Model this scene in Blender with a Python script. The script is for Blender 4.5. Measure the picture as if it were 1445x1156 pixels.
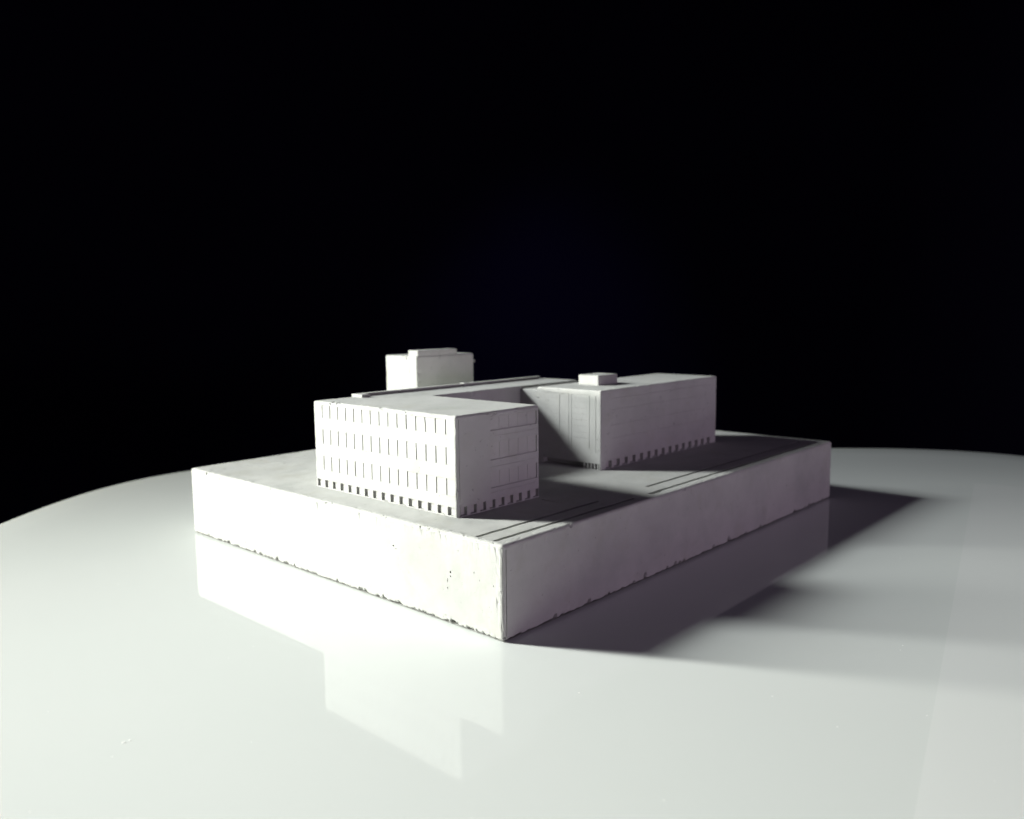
import bpy, bmesh, math, random
from mathutils import Vector, Matrix, noise
random.seed(7)
C = bpy.context.scene
for o in list(bpy.data.objects): bpy.data.objects.remove(o)
S = 0.1                      # one working unit is 10 cm
PITCH, ROLL, YAW = 0.1170, 0.0107, 0.8312
FX, FY = -0.0325, 2.3899     # front bottom corner of the block on the table
cy, sy = math.cos(YAW), math.sin(YAW)
def W(v, u, z):              # model axes (v to the right-back, u to the left-back) -> world metres
    return Vector(((FX + v*cy - u*sy)*S, (FY + v*sy + u*cy)*S, z*S))

# ---------------------------------------------------------------- camera
cd = bpy.data.cameras.new('camera'); cam = bpy.data.objects.new('camera', cd); C.collection.objects.link(cam)
F = Vector((0, math.cos(PITCH), -math.sin(PITCH))); U0 = Vector((0, math.sin(PITCH), math.cos(PITCH))); R0 = Vector((1, 0, 0))
R = R0*math.cos(ROLL) - U0*math.sin(ROLL); U = R0*math.sin(ROLL) + U0*math.cos(ROLL)
M = Matrix((R, U, -F)).transposed().to_4x4(); M.translation = Vector((0, 0, 1.0*S)); cam.matrix_world = M
cd.sensor_width = 36; cd.lens = 36*1151.283/1445; cd.clip_start = 0.005; cd.clip_end = 60
cd.dof.use_dof = True; cd.dof.focus_distance = 0.262; cd.dof.aperture_fstop = 16
C.camera = cam
# ---------------------------------------------------------------- world, lamps, exposure
w = bpy.data.worlds.new('World'); C.world = w; w.use_nodes = True
bg = w.node_tree.nodes['Background']; bg.inputs[0].default_value = (0.5, 0.35, 0.6, 1); bg.inputs[1].default_value = 0.0
C.view_settings.view_transform = 'Standard'; C.view_settings.look = 'None'
C.view_settings.exposure = 0; C.view_settings.gamma = 1; C.view_settings.use_curve_mapping = False
C.render.engine = 'CYCLES'; C.cycles.max_bounces = 8; C.cycles.diffuse_bounces = 6
def aim(o, target):
    o.rotation_euler = (target - o.location).to_track_quat('-Z', 'Y').to_euler()
def spot(name, loc, target, power, radius, angle, blend, color):
    l = bpy.data.lights.new(name, 'SPOT'); l.energy = power; l.shadow_soft_size = radius; l.spot_size = math.radians(angle)
    l.spot_blend = blend; l.color = color
    o = bpy.data.objects.new(name, l); C.collection.objects.link(o); o.location = loc; aim(o, target); return o
def area(name, loc, target, power, sx, sy_, color, spread=180):
    l = bpy.data.lights.new(name, 'AREA'); l.shape = 'RECTANGLE'; l.size = sx; l.size_y = sy_; l.energy = power; l.color = color
    l.spread = math.radians(spread)
    o = bpy.data.objects.new(name, l); C.collection.objects.link(o); o.location = loc; aim(o, target); return o
spot('desk_lamp', W(-4.1, 8.0, 6.1), Vector((0.30, 0.10, 0)), 12*2.8, 0.085, 38, 1.0, (0.97, 1.0, 0.95))
spot('desk_lamp_spill', W(-4.1, 8.0, 6.1), Vector((0.05, 0.25, 0)), 12*0.75, 0.085, 75, 0.5, (0.97, 1.0, 0.95))
spot('far_side_fill', W(-4.1, 8.0, 6.1), Vector((0.37, 0.50, 0)), 12*3.1, 0.085, 40, 1.0, (0.93, 0.98, 1.0))  # extra cone added from the desk lamp's position to brighten the far right
area('window_light', W(-4.0, 7.8, 3.7), Vector((0.04, 0.07, 0.02)), 2.5*0.42, 0.06, 0.24, (0.98, 1.0, 0.95), 50)
area('window_spill', W(-4.0, 7.8, 2.2), W(0.3, -0.3, 0.2), 2.5*0.12, 0.06, 0.20, (0.98, 1.0, 0.95), 120)
area('low_lamp', W(-4.2, 8.2, 1.0), W(0.3, 0.3, 0.3), 2.5*2.7, 0.08, 0.06, (1.0, 1.0, 0.90), 120)
area('side_fill', W(1.0, -9.0, 0.62), W(1.0, 0.5, 0.2), 1.5*1.15, 0.8, 0.10, (0.96, 0.74, 1.0))
area('top_fill', W(-1.0, -7.0, 12.0), W(1.0, 0.5, 0.3), 2*0.33, 0.8, 0.8, (0.80, 0.64, 1.0))
spot('backdrop_glow', Vector((0.2, 1.4, 1.6)), Vector((0.12, 2.9, -0.22)), 12.0, 0.1, 34, 1.0, (0.45, 0.35, 1.0))

# ---------------------------------------------------------------- materials
def principled(name, color, rough, spec=0.5):
    m = bpy.data.materials.new(name); m.use_nodes = True; b = m.node_tree.nodes['Principled BSDF']
    b.inputs['Base Color'].default_value = (*color, 1); b.inputs['Roughness'].default_value = rough
    b.inputs['Specular IOR Level'].default_value = spec
    return m, m.node_tree, b
def N(nt, kind, **kw):
    n = nt.nodes.new(kind)
    for k, v in kw.items():
        if k in n.inputs: n.inputs[k].default_value = v
        else: setattr(n, k, v)
    return n
def concrete(name, c1, c2, bump=0.25, rough=0.85, grime=0.5):
    m, nt, b = principled(name, c1, rough, 0.25)
    L = nt.links.new; tc = N(nt, 'ShaderNodeTexCoord')
    n1 = N(nt, 'ShaderNodeTexNoise', Scale=38.0, Detail=8.0, Roughness=0.62)
    n2 = N(nt, 'ShaderNodeTexNoise', Scale=420.0, Detail=6.0, Roughness=0.7)
    n3 = N(nt, 'ShaderNodeTexNoise', Scale=2600.0, Detail=3.0, Roughness=0.6)
    for n in (n1, n2, n3): L(tc.outputs['Object'], n.inputs['Vector'])
    mx = N(nt, 'ShaderNodeMix', data_type='RGBA'); mx.inputs[6].default_value = (*c1, 1); mx.inputs[7].default_value = (*c2, 1)
    r1 = N(nt, 'ShaderNodeMapRange'); r1.inputs[1].default_value = 0.35; r1.inputs[2].default_value = 0.68
    L(n1.outputs['Fac'], r1.inputs[0]); L(r1.outputs[0], mx.inputs[0])
    # tiny dark pores and stains of their own shape
    r2 = N(nt, 'ShaderNodeMapRange'); r2.inputs[1].default_value = 0.30; r2.inputs[2].default_value = 0.37; r2.inputs[3].default_value = grime; r2.inputs[4].default_value = 1.0
    L(n2.outputs['Fac'], r2.inputs[0])
    n4 = N(nt, 'ShaderNodeTexNoise', Scale=95.0, Detail=5.0, Roughness=0.6, Distortion=0.4); n5 = N(nt, 'ShaderNodeTexNoise', Scale=55.0, Detail=4.0, Roughness=0.55)
    off = N(nt, 'ShaderNodeVectorMath', operation='ADD'); off.inputs[1].default_value = (3.7, 1.9, 5.3); L(tc.outputs['Object'], off.inputs[0])
    L(off.outputs[0], n4.inputs['Vector']); L(off.outputs[0], n5.inputs['Vector'])
    r4 = N(nt, 'ShaderNodeMapRange'); r4.inputs[1].default_value = 0.52; r4.inputs[2].default_value = 0.72; r4.inputs[3].default_value = 0.0; r4.inputs[4].default_value = 0.45; L(n4.outputs['Fac'], r4.inputs[0])
    m4 = N(nt, 'ShaderNodeMix', data_type='RGBA'); m4.inputs[7].default_value = (c2[0]*0.93, c2[1]*0.91, c2[2]*0.83, 1); L(r4.outputs[0], m4.inputs[0]); L(mx.outputs[2], m4.inputs[6])
    r5 = N(nt, 'ShaderNodeMapRange'); r5.inputs[1].default_value = 0.55; r5.inputs[2].default_value = 0.75; r5.inputs[3].default_value = 0.0; r5.inputs[4].default_value = 0.4; L(n5.outputs['Fac'], r5.inputs[0])
    m5 = N(nt, 'ShaderNodeMix', data_type='RGBA'); m5.inputs[7].default_value = (c2[0]*0.80, c2[1]*0.84, c2[2]*0.82, 1); L(r5.outputs[0], m5.inputs[0]); L(m4.outputs[2], m5.inputs[6])
    mx = m5
    m2 = N(nt, 'ShaderNodeMix', data_type='RGBA', blend_type='MULTIPLY'); m2.inputs[0].default_value = 1
    L(mx.outputs[2], m2.inputs[6]); L(r2.outputs[0], m2.inputs[7]); L(m2.outputs[2], b.inputs['Base Color'])
    add = N(nt, 'ShaderNodeMath', operation='MULTIPLY_ADD'); add.inputs[1].default_value = 0.45
    L(n3.outputs['Fac'], add.inputs[0]); L(n2.outputs['Fac'], add.inputs[2])
    bp = N(nt, 'ShaderNodeBump', Strength=bump, Distance=0.0003); L(add.outputs[0], bp.inputs['Height']); L(bp.outputs[0], b.inputs['Normal'])
    return m
CAST = concrete('cast_concrete', (0.475, 0.48, 0.465), (0.41, 0.415, 0.40))
BASE = concrete('base_concrete', (0.46, 0.465, 0.445), (0.39, 0.395, 0.38), bump=0.3)
PANE = concrete('pane_concrete', (0.485, 0.485, 0.47), (0.43, 0.43, 0.42), bump=0.15)

def table_material():
    m, nt, b = principled('white_gloss_tabletop', (0.70, 0.725, 0.70), 0.045, 0.5)
    L = nt.links.new; tc = N(nt, 'ShaderNodeTexCoord')
    b.inputs['IOR'].default_value = 1.42
    n = N(nt, 'ShaderNodeTexNoise', Scale=9.0, Detail=5.0, Roughness=0.55); L(tc.outputs['Object'], n.inputs['Vector'])
    r = N(nt, 'ShaderNodeMapRange'); r.inputs[1].default_value = 0.3; r.inputs[2].default_value = 0.7; r.inputs[3].default_value = 0.02; r.inputs[4].default_value = 0.05
    L(n.outputs['Fac'], r.inputs[0]); L(r.outputs[0], b.inputs['Roughness'])
    mx = N(nt, 'ShaderNodeMix', data_type='RGBA'); mx.inputs[6].default_value = (0.63, 0.665, 0.645, 1); mx.inputs[7].default_value = (0.66, 0.68, 0.665, 1)
    L(n.outputs['Fac'], mx.inputs[0]); L(mx.outputs[2], b.inputs['Base Color'])
    return m
TABLE = table_material()
REFLECT_SHEET = principled('pale_reflection_sheet', (0.695, 0.715, 0.70), 0.05)[0]  # paler than the tabletop, so the reflected patch is put into the colour
def cloth():
    m, nt, b = principled('black_cloth', (0.004, 0.003, 0.010), 1.0, 0.0)
    n = N(nt, 'ShaderNodeTexNoise', Scale=2.2, Detail=2.0); tc = N(nt, 'ShaderNodeTexCoord'); nt.links.new(tc.outputs['Object'], n.inputs['Vector'])
    mx = N(nt, 'ShaderNodeMix', data_type='RGBA'); mx.inputs[6].default_value = (0.014, 0.012, 0.034, 1); mx.inputs[7].default_value = (0.026, 0.02, 0.065, 1)
    nt.links.new(n.outputs['Fac'], mx.inputs[0]); nt.links.new(mx.outputs[2], b.inputs['Base Color'])
    return m
CLOTH = cloth()
DUST = principled('pale_dust', (0.9, 0.9, 0.88), 0.9, 0.1)[0]
FLOOR = principled('dark_floor', (0.012, 0.011, 0.011), 0.9, 0.1)[0]

# ---------------------------------------------------------------- helpers
def link(name, me, mat, parent=None):
    o = bpy.data.objects.new(name, me); C.collection.objects.link(o)
    if mat: me.materials.append(mat)
    if parent: o.parent = parent
    return o
def tag(o, label=None, cat=None, group=None, kind=None):
    if label: o['label'] = label
    if cat: o['category'] = cat
    if group: o['group'] = group
    if kind: o['kind'] = kind
def axis(lo, hi, step, cuts, r, fine=None):
    pts = {round(lo, 5), round(hi, 5)}
    for e in (0.2, 0.5, 1.0):
        pts.add(round(lo + r*e, 5)); pts.add(round(hi - r*e, 5))
    for c in cuts:
        if lo < c < hi: pts.add(round(c, 5))
    if fine: 
        for c in fine: pts.add(round(c, 5))
    base = sorted(pts); out = []
    for a, b in zip(base, base[1:]):
        out.append(a); n = int((b - a)/step)
        for i in range(1, n+1 if (b-a) > step else 1):
            t = a + (b-a)*i/(n+1)
            out.append(round(t, 5))
    out.append(base[-1]); return sorted(set(out))
def relief_box(name, lo, hi, mat, parent, rec=(), step=0.02, steps=None, r=0.006, rough=0.0006, chip=0.004, fine=(None, None, None), extra=None, open_bottom=False):
    """A cast block. rec: (face, a0, a1, b0, b1, depth); face '-x','+x','-y','+y','+z'; a,b = the two other axes in order.
    Coordinates are x = v, y = u, z = up in working units."""
    steps = steps or (step,)*3
    cuts = ([], [], [])
    for f, a0, a1, b0, b1, d in rec:
        k = 'xyz'.index(f[1]); oa, ob = [i for i in range(3) if i != k]
        cuts[oa].extend((a0, a1)); cuts[ob].extend((b0, b1))
    ax = [axis(lo[i], hi[i], steps[i], cuts[i], r, fine[i]) for i in range(3)]
    bm = bmesh.new(); vd = {}
    def V(p):
        k = (round(p[0], 5), round(p[1], 5), round(p[2], 5))
        if k not in vd: vd[k] = bm.verts.new(k)
        return vd[k]
    for f in ('-x', '+x', '-y', '+y', '+z', '-z'):
        if f == '-z' and open_bottom: continue
        k = 'xyz'.index(f[1]); oa, ob = [i for i in range(3) if i != k]
        s = -1 if f[0] == '-' else 1; plane = hi[k] if s > 0 else lo[k]
        A, B = ax[oa], ax[ob]; rr = [q for q in rec if q[0] == f]
        def depth(i, j):
            if i < 0 or j < 0 or i >= len(A)-1 or j >= len(B)-1: return 0
            ca = (A[i]+A[i+1])/2; cb = (B[j]+B[j+1])/2; d = 0
            for q in rr:
                if q[1] < ca < q[2] and q[3] < cb < q[4]: d = max(d, q[5])
            return d
        D = [[depth(i, j) for j in range(len(B)-1)] for i in range(len(A)-1)] if rr else None
        def P(a, b, d):
            p = [0, 0, 0]; p[k] = plane - s*d; p[oa] = a; p[ob] = b; return p
        for i in range(len(A)-1):
            for j in range(len(B)-1):
                d = D[i][j] if D else 0
                bm.faces.new([V(P(A[i], B[j], d)), V(P(A[i+1], B[j], d)), V(P(A[i+1], B[j+1], d)), V(P(A[i], B[j+1], d))])
                if D:
                    if i+1 < len(A)-1 and D[i+1][j] != d:
                        e = D[i+1][j]; bm.faces.new([V(P(A[i+1], B[j], d)), V(P(A[i+1], B[j+1], d)), V(P(A[i+1], B[j+1], e)), V(P(A[i+1], B[j], e))])
                    if j+1 < len(B)-1 and D[i][j+1] != d:
                        e = D[i][j+1]; bm.faces.new([V(P(A[i], B[j+1], d)), V(P(A[i+1], B[j+1], d)), V(P(A[i+1], B[j+1], e)), V(P(A[i], B[j+1], e))])
    bmesh.ops.recalc_face_normals(bm, faces=bm.faces)
    lo_, hi_ = Vector(lo), Vector(hi)
    for vt in bm.verts:
        p = vt.co.copy()
        surf = any(abs(p[i]-lo[i]) < 1e-6 or abs(p[i]-hi[i]) < 1e-6 for i in range(3))
        if surf:
            near = sorted(min(p[i]-lo[i], hi[i]-p[i]) for i in range(3))
            q = Vector([min(max(p[i], lo[i]+r), hi[i]-r) for i in range(3)])
            dv = p - q
            if dv.length > 1e-9 and near[1] < r - 1e-7:
                p2 = q + dv.normalized()*r
            else: p2 = p.copy()
            if near[1] < 2.2*r:         # worn, slightly chipped edges
                n = noise.noise(Vector(p)*70) + 0.6*noise.noise(Vector(p)*190)
                c = max(0.0, n - 0.42)*chip*3.0 + rough*0.5*n
                nrm = (p - (q if dv.length > 1e-9 else p)); 
                if nrm.length > 1e-9: p2 -= nrm.normalized()*c
            else:
                n = noise.noise(Vector(p)*16)*rough
                for i in range(3):
                    if abs(p[i]-lo[i]) < 1e-6: p2[i] += n
                    elif abs(p[i]-hi[i]) < 1e-6: p2[i] -= n
            if extra: p2 = extra(p, p2)
            vt.co = p2
    for vt in bm.verts: vt.co *= S
    me = bpy.data.meshes.new(name); bm.to_mesh(me); bm.free()
    return link(name, me, mat, parent)
def slab(name, lo, hi, mat, parent, bev=0.0008):
    bm = bmesh.new(); bmesh.ops.create_cube(bm, size=1)
    for vt in bm.verts: vt.co = Vector([((lo[i]+hi[i])/2 + vt.co[i]*(hi[i]-lo[i]))*S for i in range(3)])
    if bev: bmesh.ops.bevel(bm, geom=bm.edges[:], offset=bev*S, segments=1, affect='EDGES')
    me = bpy.data.meshes.new(name); bm.to_mesh(me); bm.free()
    return link(name, me, mat, parent)

# ---------------------------------------------------------------- the model: root at the block's front bottom corner
root = bpy.data.objects.new('architectural_model', None); C.collection.objects.link(root)
root.location = W(0, 0, 0); root.rotation_euler = (0, 0, YAW)
tag(root, 'white concrete scale model of flat-roofed buildings on a thick slab on the glossy table', 'architectural model')
LU, LV, H = 1.9743, 2.5731, 0.3069
# base: pits on the front-left face, road grooves on top, ragged bottom edge
g = 0.017
rec = [('-x', 0.228, 0.235, 0.173, 0.180, 0.012), ('-x', 0.229, 0.234, 0.160, 0.165, 0.006), ('-x', 0.244, 0.247, 0.140, 0.152, 0.004),
       ('-x', 0.244, 0.248, 0.118, 0.124, 0.005), ('-x', 0.123, 0.126, 0.194, 0.200, 0.005), ('-x', 0.038, 0.042, 0.170, 0.174, 0.005),
       ('-x', 0.512, 0.520, 0.208, 0.213, 0.005), ('-x', 0.50, 0.505, 0.200, 0.203, 0.004)]
z_gr = 0.03
def road(u0, u1, v0, v1, d=z_gr): rec.append(('+z', v0, v1, u0, u1, d))
road(0.121, 0.121+g, 0.020, 0.66); road(0.121, 0.121+g, 0.985, 2.45)
road(0.045, 0.045+g, 0.020, 0.78); road(0.043, 0.043+g, 0.880, 2.50)
road(0.036, 0.043, 0.885, 0.955, 0.020)
rec.append(('-y', 0.0125, 0.0160, 0.012, H-0.015, 0.004))
road(0.228, 0.310, 0.541, 0.548, 0.006)
def ragged(p, p2):
    z = p[2]
    if z < 0.045:
        for a, other in ((0, 1), (1, 0)):
            if p[a] < 1e-6:
                t = p[other]
                c = 0.0035 + 0.012*max(0, noise.noise(Vector((t*55, 3.1+a*9, 0)))) + 0.03*max(0, noise.noise(Vector((t*17, 8.3+a*5, 0)))-0.38)
                c += 0.030*max(0, noise.noise(Vector((t*75, 1.7+a*3, 0)))-0.22) + 0.012*max(0, noise.noise(Vector((t*160, 4.7+a*3, 0)))-0.1)
                if z < c: p2[a] += 0.022
                elif z < c + 0.004: p2[a] += 0.003
    elif z > H - 0.012 and (p[0] < 1e-6 or p[1] < 1e-6):
        t = p[1] if p[0] < 1e-6 else p[0]
        n = noise.noise(Vector((t*60, 5.5, p[0] < 1e-6))) - 0.60
        if n > 0: p2[2] -= 0.03*n; p2[0 if p[0] < 1e-6 else 1] += 0.05*n*min(1, (z-H+0.012)/0.008)
    return p2
relief_box('base_slab', (0, 0, 0), (LV, LU, H), BASE, root, rec, steps=(0.011, 0.0065, 0.03), r=0.012, rough=0.0009, chip=0.0012,
           fine=([0.0005], [], [0.0025, 0.005, 0.0075, 0.010, 0.013, 0.017, 0.022, 0.03, 0.045]), extra=ragged)

# ---------------- workshop wing (front)
AU0, AV0, AU1, AV1, AH = 0.3439, 0.1444, 1.1798, 0.5777, 0.3515
zA = H + AH
rec = []; panes = []; doors = []; sides = []; sdoors = []
pit = 0.0516
bands = [(0.073, 0.132), (0.180, 0.240), (0.285, 0.337)]
rec.append(('-y', AV0+0.0105, AV0+0.0132, H+0.002, zA-0.012, 0.003))
for b0, b1 in bands:
    for i in range(15):
        a0 = 0.3525 + i*pit; a1 = a0 + pit - 0.0055
        rec.append(('-x', a0, a1, H+b0, H+b1, 0.0022)); panes.append((a0, a1, H+b0, H+b1))
for i in range(16):
    a1 = 0.394 + i*pit; a0 = a1 - 0.037
    rec.append(('-x', a0, a1, H+0.003, H+0.033, 0.0085)); doors.append((a0, a1))
for i in range(9):
    b0 = AV0 + 0.014 + i*0.0475
    sdoors.append(b0); rec.append(('-y', b0, b0+0.031, H+0.003, H+0.034, 0.014))
for zz, q0, q1 in ((0.262, 0.19, 0.40), (0.152, 0.16, 0.41), (0.060, 0.165, 0.405), (0.344, 0.26, 0.40)):
    rec.append(('-y', AV0+q0, AV0+q1, H+zz, H+zz+0.0025, 0.002))
for b0, b1 in [(0.076, 0.134), (0.177, 0.240), (0.282, 0.332)]:
    sides.append((H+b0, H+b1)); rec.append(('-y', AV0+0.165, AV1-0.016, H+b0, H+b1, 0.0055))
wing = relief_box('workshop_wing', (AV0, AU0, H-0.012), (AV1, AU1, zA), CAST, root, rec, step=0.02, r=0.010, open_bottom=True)
for a0, a1, b0, b1 in panes:
    slab('window', (AV0+0.0019, a0+0.0006, b0+0.0006), (AV0+0.0065, a1-0.0006, b1-0.0006), PANE, wing, 0.0003)
for a0, a1 in doors:
    slab('doorway', (AV0+0.0068, a0+0.0008, H+0.0036), (AV0+0.0115, a1-0.0008, H+0.0324), PANE, wing, 0.0003)
for b0 in sdoors:
    slab('side_doorway', (b0+0.0008, AU0+0.0128, H+0.0036), (b0+0.0302, AU0+0.016, H+0.0334), PANE, wing, 0.0003)
for b0, b1 in sides:
    n = 5; w0 = AV0+0.165; w1 = AV1-0.016; ww = (w1-w0)/n
    for i in range(n):
        slab('side_window', (w0+i*ww+0.001, AU0+0.0040, b0+0.004), (w0+(i+1)*ww-0.001, AU0+0.008, b1-0.001), PANE, wing, 0.0003)
slab('roof_vent', (AV0+0.19, AU1-0.075, zA-0.002), (AV0+0.232, AU1-0.001, zA+0.0125), CAST, wing, 0.002)
def parapet(v0, v1, z0, parent):
    w_ = slab('parapet', (v0, AU1-0.020, z0), (v1, AU1-0.004, zA+0.0090), CAST, parent, 0.001)
    slab('cap', (v0, AU1-0.031, zA+0.0088), (v1, AU1-0.002, zA+0.0122), CAST, w_, 0.001)
parapet(AV0+0.232, AV1-0.001, zA-0.002, wing)

# ---------------- bridge wing
UB, WV1 = 0.946, 1.584
bridge = relief_box('bridge_wing', (AV1-0.004, UB, H-0.012), (WV1, AU1-0.001, zA-0.0012), CAST, root, [], step=0.02, r=0.004, open_bottom=True)
parapet(AV1+0.001, 0.965, zA-0.003, bridge)
parapet(0.995, 1.535, zA-0.003, bridge)
slab('roof_vent', (0.966, AU1-0.034, zA-0.0035), (0.994, AU1-0.006, zA+0.0155), CAST, bridge, 0.0015)

# ---------------- link between bridge and school wing
BU, BV, BV3, BH = 0.4692, 1.1411, 2.175, 0.3535
zB = H + BH
relief_box('link_wing', (BV+0.003, 0.80, H-0.012), (WV1-0.002, UB+0.003, H+0.338), CAST, root, [], step=0.02, r=0.004, open_bottom=True)

# ---------------- school wing (right)
rec = [('-x', 0.645, 0.650, 0.388, 0.640, 0.0011), ('-x', 0.629, 0.634, 0.388, 0.640, 0.0011),
       ('-x', 0.650, 0.735, 0.443, 0.4475, 0.0011), ('-x', 0.535, 0.629, 0.443, 0.4475, 0.0011),
       ('-x', 0.494, 0.4985, 0.382, 0.636, 0.0011), ('-x', 0.476, 0.494, 0.440, 0.4445, 0.003),
       ('-x', 0.531, 0.5335, 0.40, 0.636, 0.0015), ('-x', 0.70, 0.703, 0.46, 0.63, 0.001),
       ('-x', 0.535, 0.629, 0.636, 0.639, 0.002), ('-x', 0.650, 0.79, 0.636, 0.639, 0.002)]
for k in range(6):
    rec.append(('-x', 0.536, 0.628, 0.47+k*0.027, 0.4715+k*0.027, 0.0007))
for k in range(9):
    rec.append(('-x', 0.705, 0.79, 0.47+k*0.018, 0.4720+k*0.018, 0.0008))
rec.append(('-x', 0.478, 0.80, H+0.001, H+0.026, 0.03))
bd = []
for i in range(15):
    b0 = BV + 0.035 + i*0.0635
    bd.append(b0); rec.append(('-y', b0, b0+0.047, H+0.002, H+0.036, 0.018))
for zz in (0.44, 0.50, 0.57, 0.62):
    rec.append(('-y', BV+0.08, BV3-0.06, zz, zz+0.0025, 0.0016))
school = relief_box('school_wing', (BV, BU, H-0.012), (BV3, 0.836, zB), CAST, root, rec, step=0.02, r=0.006, open_bottom=True)
for b0 in bd:
    slab('doorway', (b0+0.0008, BU+0.0165, H+0.0026), (b0+0.0462, BU+0.0195, H+0.0354), PANE, school, 0.0003)
for uu in (0.484, 0.502, 0.521, 0.540, 0.560):
    slab('column', (BV+0.002, uu, H-0.002), (BV+0.010, uu+0.008, H+0.029), CAST, school, 0.001)
relief_box('stair_head', (1.345, 0.632, zB-0.004), (1.500, 0.752, zB+0.047), CAST, school, [], step=0.02, r=0.006, open_bottom=True)

# ---------------- tower
TU, TV, TZ = 1.586, 1.057, 0.785
rec = []
for k in range(5):
    for i in range(4):
        a0 = TU + 0.022 + i*0.057
        rec.append(('-x', a0, a0+0.04, H+0.05+k*0.085, H+0.092+k*0.085, 0.0012))
tower = relief_box('tower', (TV, TU, H-0.012), (1.475, 1.842, TZ), CAST, root, rec, step=0.02, r=0.009, open_bottom=True)
relief_box('penthouse', (TV+0.012, TU+0.004, TZ-0.004), (1.352, TU+0.082, TZ+0.029), CAST, tower, [], step=0.02, r=0.005, open_bottom=True)
bal = slab('balcony', (1.474, TU+0.004, 0.733), (1.490, TU+0.05, 0.737), CAST, tower, 0.001)
slab('parapet', (1.487, TU+0.004, 0.7368), (1.490, TU+0.05, 0.748), CAST, bal, 0.0005)

# ---------------------------------------------------------------- round table
TC = (0.78, 2.631); TA, TB, TN, TT = 3.266, 3.215, 4.707, 0.059
def outline(ang):
    c, s_ = math.cos(ang), math.sin(ang)
    q = (abs(c/TA)**TN + abs(s_/TB)**TN)**(-1/TN)
    return Vector((q*math.cos(ang+TT), q*math.sin(ang+TT), 0))
bm = bmesh.new(); prof = [((k+1)/25, 0.0, 0.0) for k in range(23)]       # (scale, inset, z)
re = 0.04; nseg = 512; rings = [[bm.verts.new((0, 0, 0))]]
for k in range(9):
    a = math.pi/2*k/8; prof.append((1, re - re*math.sin(a), -re + re*math.cos(a)))
prof += [(1, 0, -0.20), (1, 0.02, -0.22), (1, 0.4, -0.22)]
for sc, ins, zz in prof:
    ring = []
    for i in range(nseg):
        v = outline(2*math.pi*i/nseg); v = v*sc - v.normalized()*ins
        ring.append(bm.verts.new((v.x*S, v.y*S, zz*S)))
    rings.append(ring)
for i in range(nseg): bm.faces.new((rings[0][0], rings[1][i], rings[1][(i+1) % nseg]))
for a, b in zip(rings[1:], rings[2:]):
    for i in range(nseg): bm.faces.new((a[i], b[i], b[(i+1) % nseg], a[(i+1) % nseg]))
bm.faces.new(list(reversed(rings[-1])))
bmesh.ops.recalc_face_normals(bm, faces=bm.faces)
for f in bm.faces: f.smooth = len(f.verts) < 10
me = bpy.data.meshes.new('tabletop'); bm.to_mesh(me); bm.free()
tab = bpy.data.objects.new('table', None); C.collection.objects.link(tab); tab.location = (TC[0]*S, TC[1]*S, 0)
tag(tab, 'glossy white table with rounded corners under the concrete model', 'table')
link('tabletop', me, TABLE, tab)
bm = bmesh.new(); bmesh.ops.create_cone(bm, cap_ends=True, segments=48, radius1=0.03, radius2=0.03, depth=0.66)
for vt in bm.verts: vt.co.z -= 0.35
me = bpy.data.meshes.new('pedestal'); bm.to_mesh(me); bm.free(); link('pedestal', me, TABLE, tab)

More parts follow.
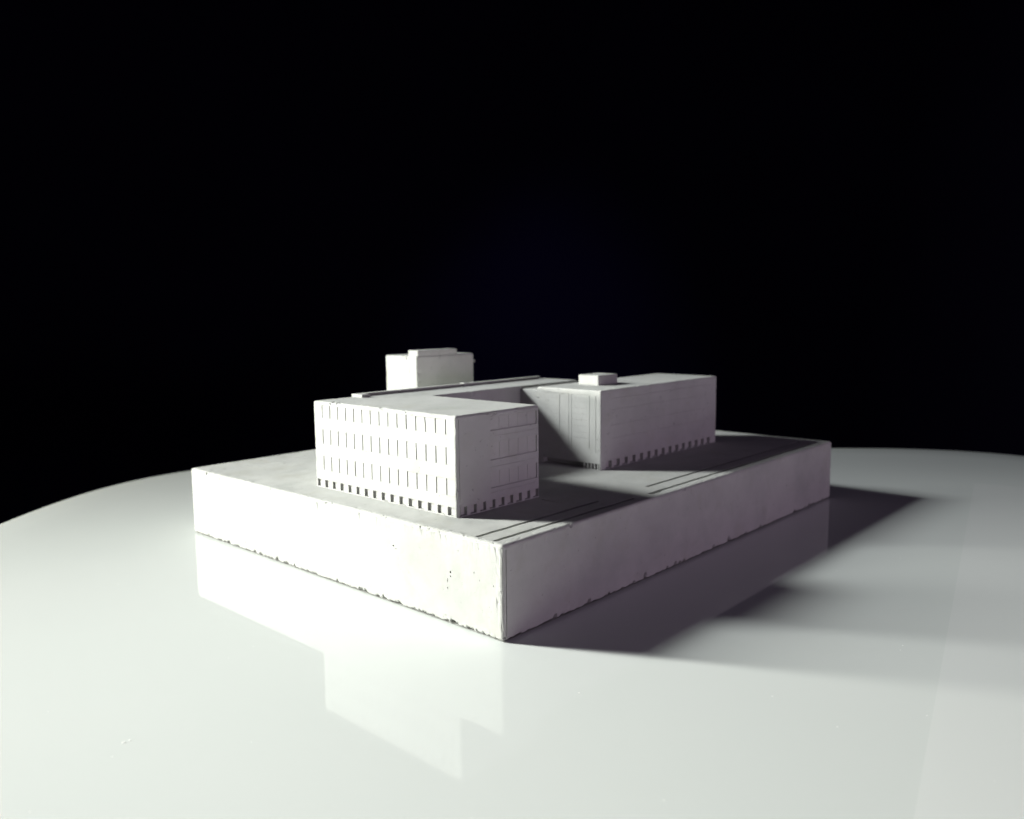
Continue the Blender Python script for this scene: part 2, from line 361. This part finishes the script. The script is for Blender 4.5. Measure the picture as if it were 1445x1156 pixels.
# thin pale sheet added in place of a reflection on the tabletop
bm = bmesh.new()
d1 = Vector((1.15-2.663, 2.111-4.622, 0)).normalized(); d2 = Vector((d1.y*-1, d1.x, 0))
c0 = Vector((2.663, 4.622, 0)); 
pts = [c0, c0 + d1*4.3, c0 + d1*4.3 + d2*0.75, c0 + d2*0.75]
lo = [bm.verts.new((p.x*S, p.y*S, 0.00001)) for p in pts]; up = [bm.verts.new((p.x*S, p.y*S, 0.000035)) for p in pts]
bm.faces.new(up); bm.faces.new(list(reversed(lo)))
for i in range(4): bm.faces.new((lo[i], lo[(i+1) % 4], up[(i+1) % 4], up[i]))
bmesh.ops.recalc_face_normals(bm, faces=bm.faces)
me = bpy.data.meshes.new('reflection_sheet'); bm.to_mesh(me); bm.free()
o = link('reflection_sheet', me, REFLECT_SHEET); tag(o, 'pale reflection at the right edge of the table, imitated by an added thin sheet', 'sheet')

# dust and crumbs on the table
bm = bmesh.new()
def speck(x, y, s):
    geo = bmesh.ops.create_icosphere(bm, subdivisions=1, radius=s*S)
    for vt in geo['verts']:
        vt.co = Vector((vt.co.x*random.uniform(0.6, 1.5) + x*S, vt.co.y*random.uniform(0.6, 1.5) + y*S, max(0.0, vt.co.z*0.2 + 0.1*s*S)))
for i in range(90):
    a = random.uniform(0, 2*math.pi); q = math.sqrt(random.random())*2.6
    x, y = TC[0] + q*math.cos(a), TC[1] + q*math.sin(a)
    speck(x, y, random.uniform(0.0010, 0.0022))
for x, y, s in ((0.17, 2.06, 0.0032), (-0.93, 1.83, 0.004), (-0.92, 1.84, 0.003), (0.36, 1.45, 0.003)): speck(x, y, s)
me = bpy.data.meshes.new('dust'); bm.to_mesh(me); bm.free()
o = link('dust', me, DUST); tag(o, 'tiny white concrete crumbs and dust scattered over the glossy tabletop', 'dust', kind='stuff')

# ---------------------------------------------------------------- black surroundings
bm = bmesh.new(); rows = []
for z in (-0.74, 2.6):
    rows.append([bm.verts.new((3.2*math.cos(a)*1.0, 0.3 + 2.6*math.sin(a), z)) for a in [math.radians(-20 + 220*i/48) for i in range(49)]])
for i in range(48): bm.faces.new((rows[0][i], rows[0][i+1], rows[1][i+1], rows[1][i]))
me = bpy.data.meshes.new('backdrop'); bm.to_mesh(me); bm.free()
o = link('backdrop', me, CLOTH); tag(o, kind='structure'); md = o.modifiers.new('s', 'SOLIDIFY'); md.thickness = 0.01
bm = bmesh.new()
q = [bm.verts.new(p) for p in ((-4, -3, -0.74), (4, -3, -0.74), (4, 4, -0.74), (-4, 4, -0.74))]; bm.faces.new(q)
me = bpy.data.meshes.new('floor'); bm.to_mesh(me); bm.free()
o = link('floor', me, FLOOR); tag(o, kind='structure')
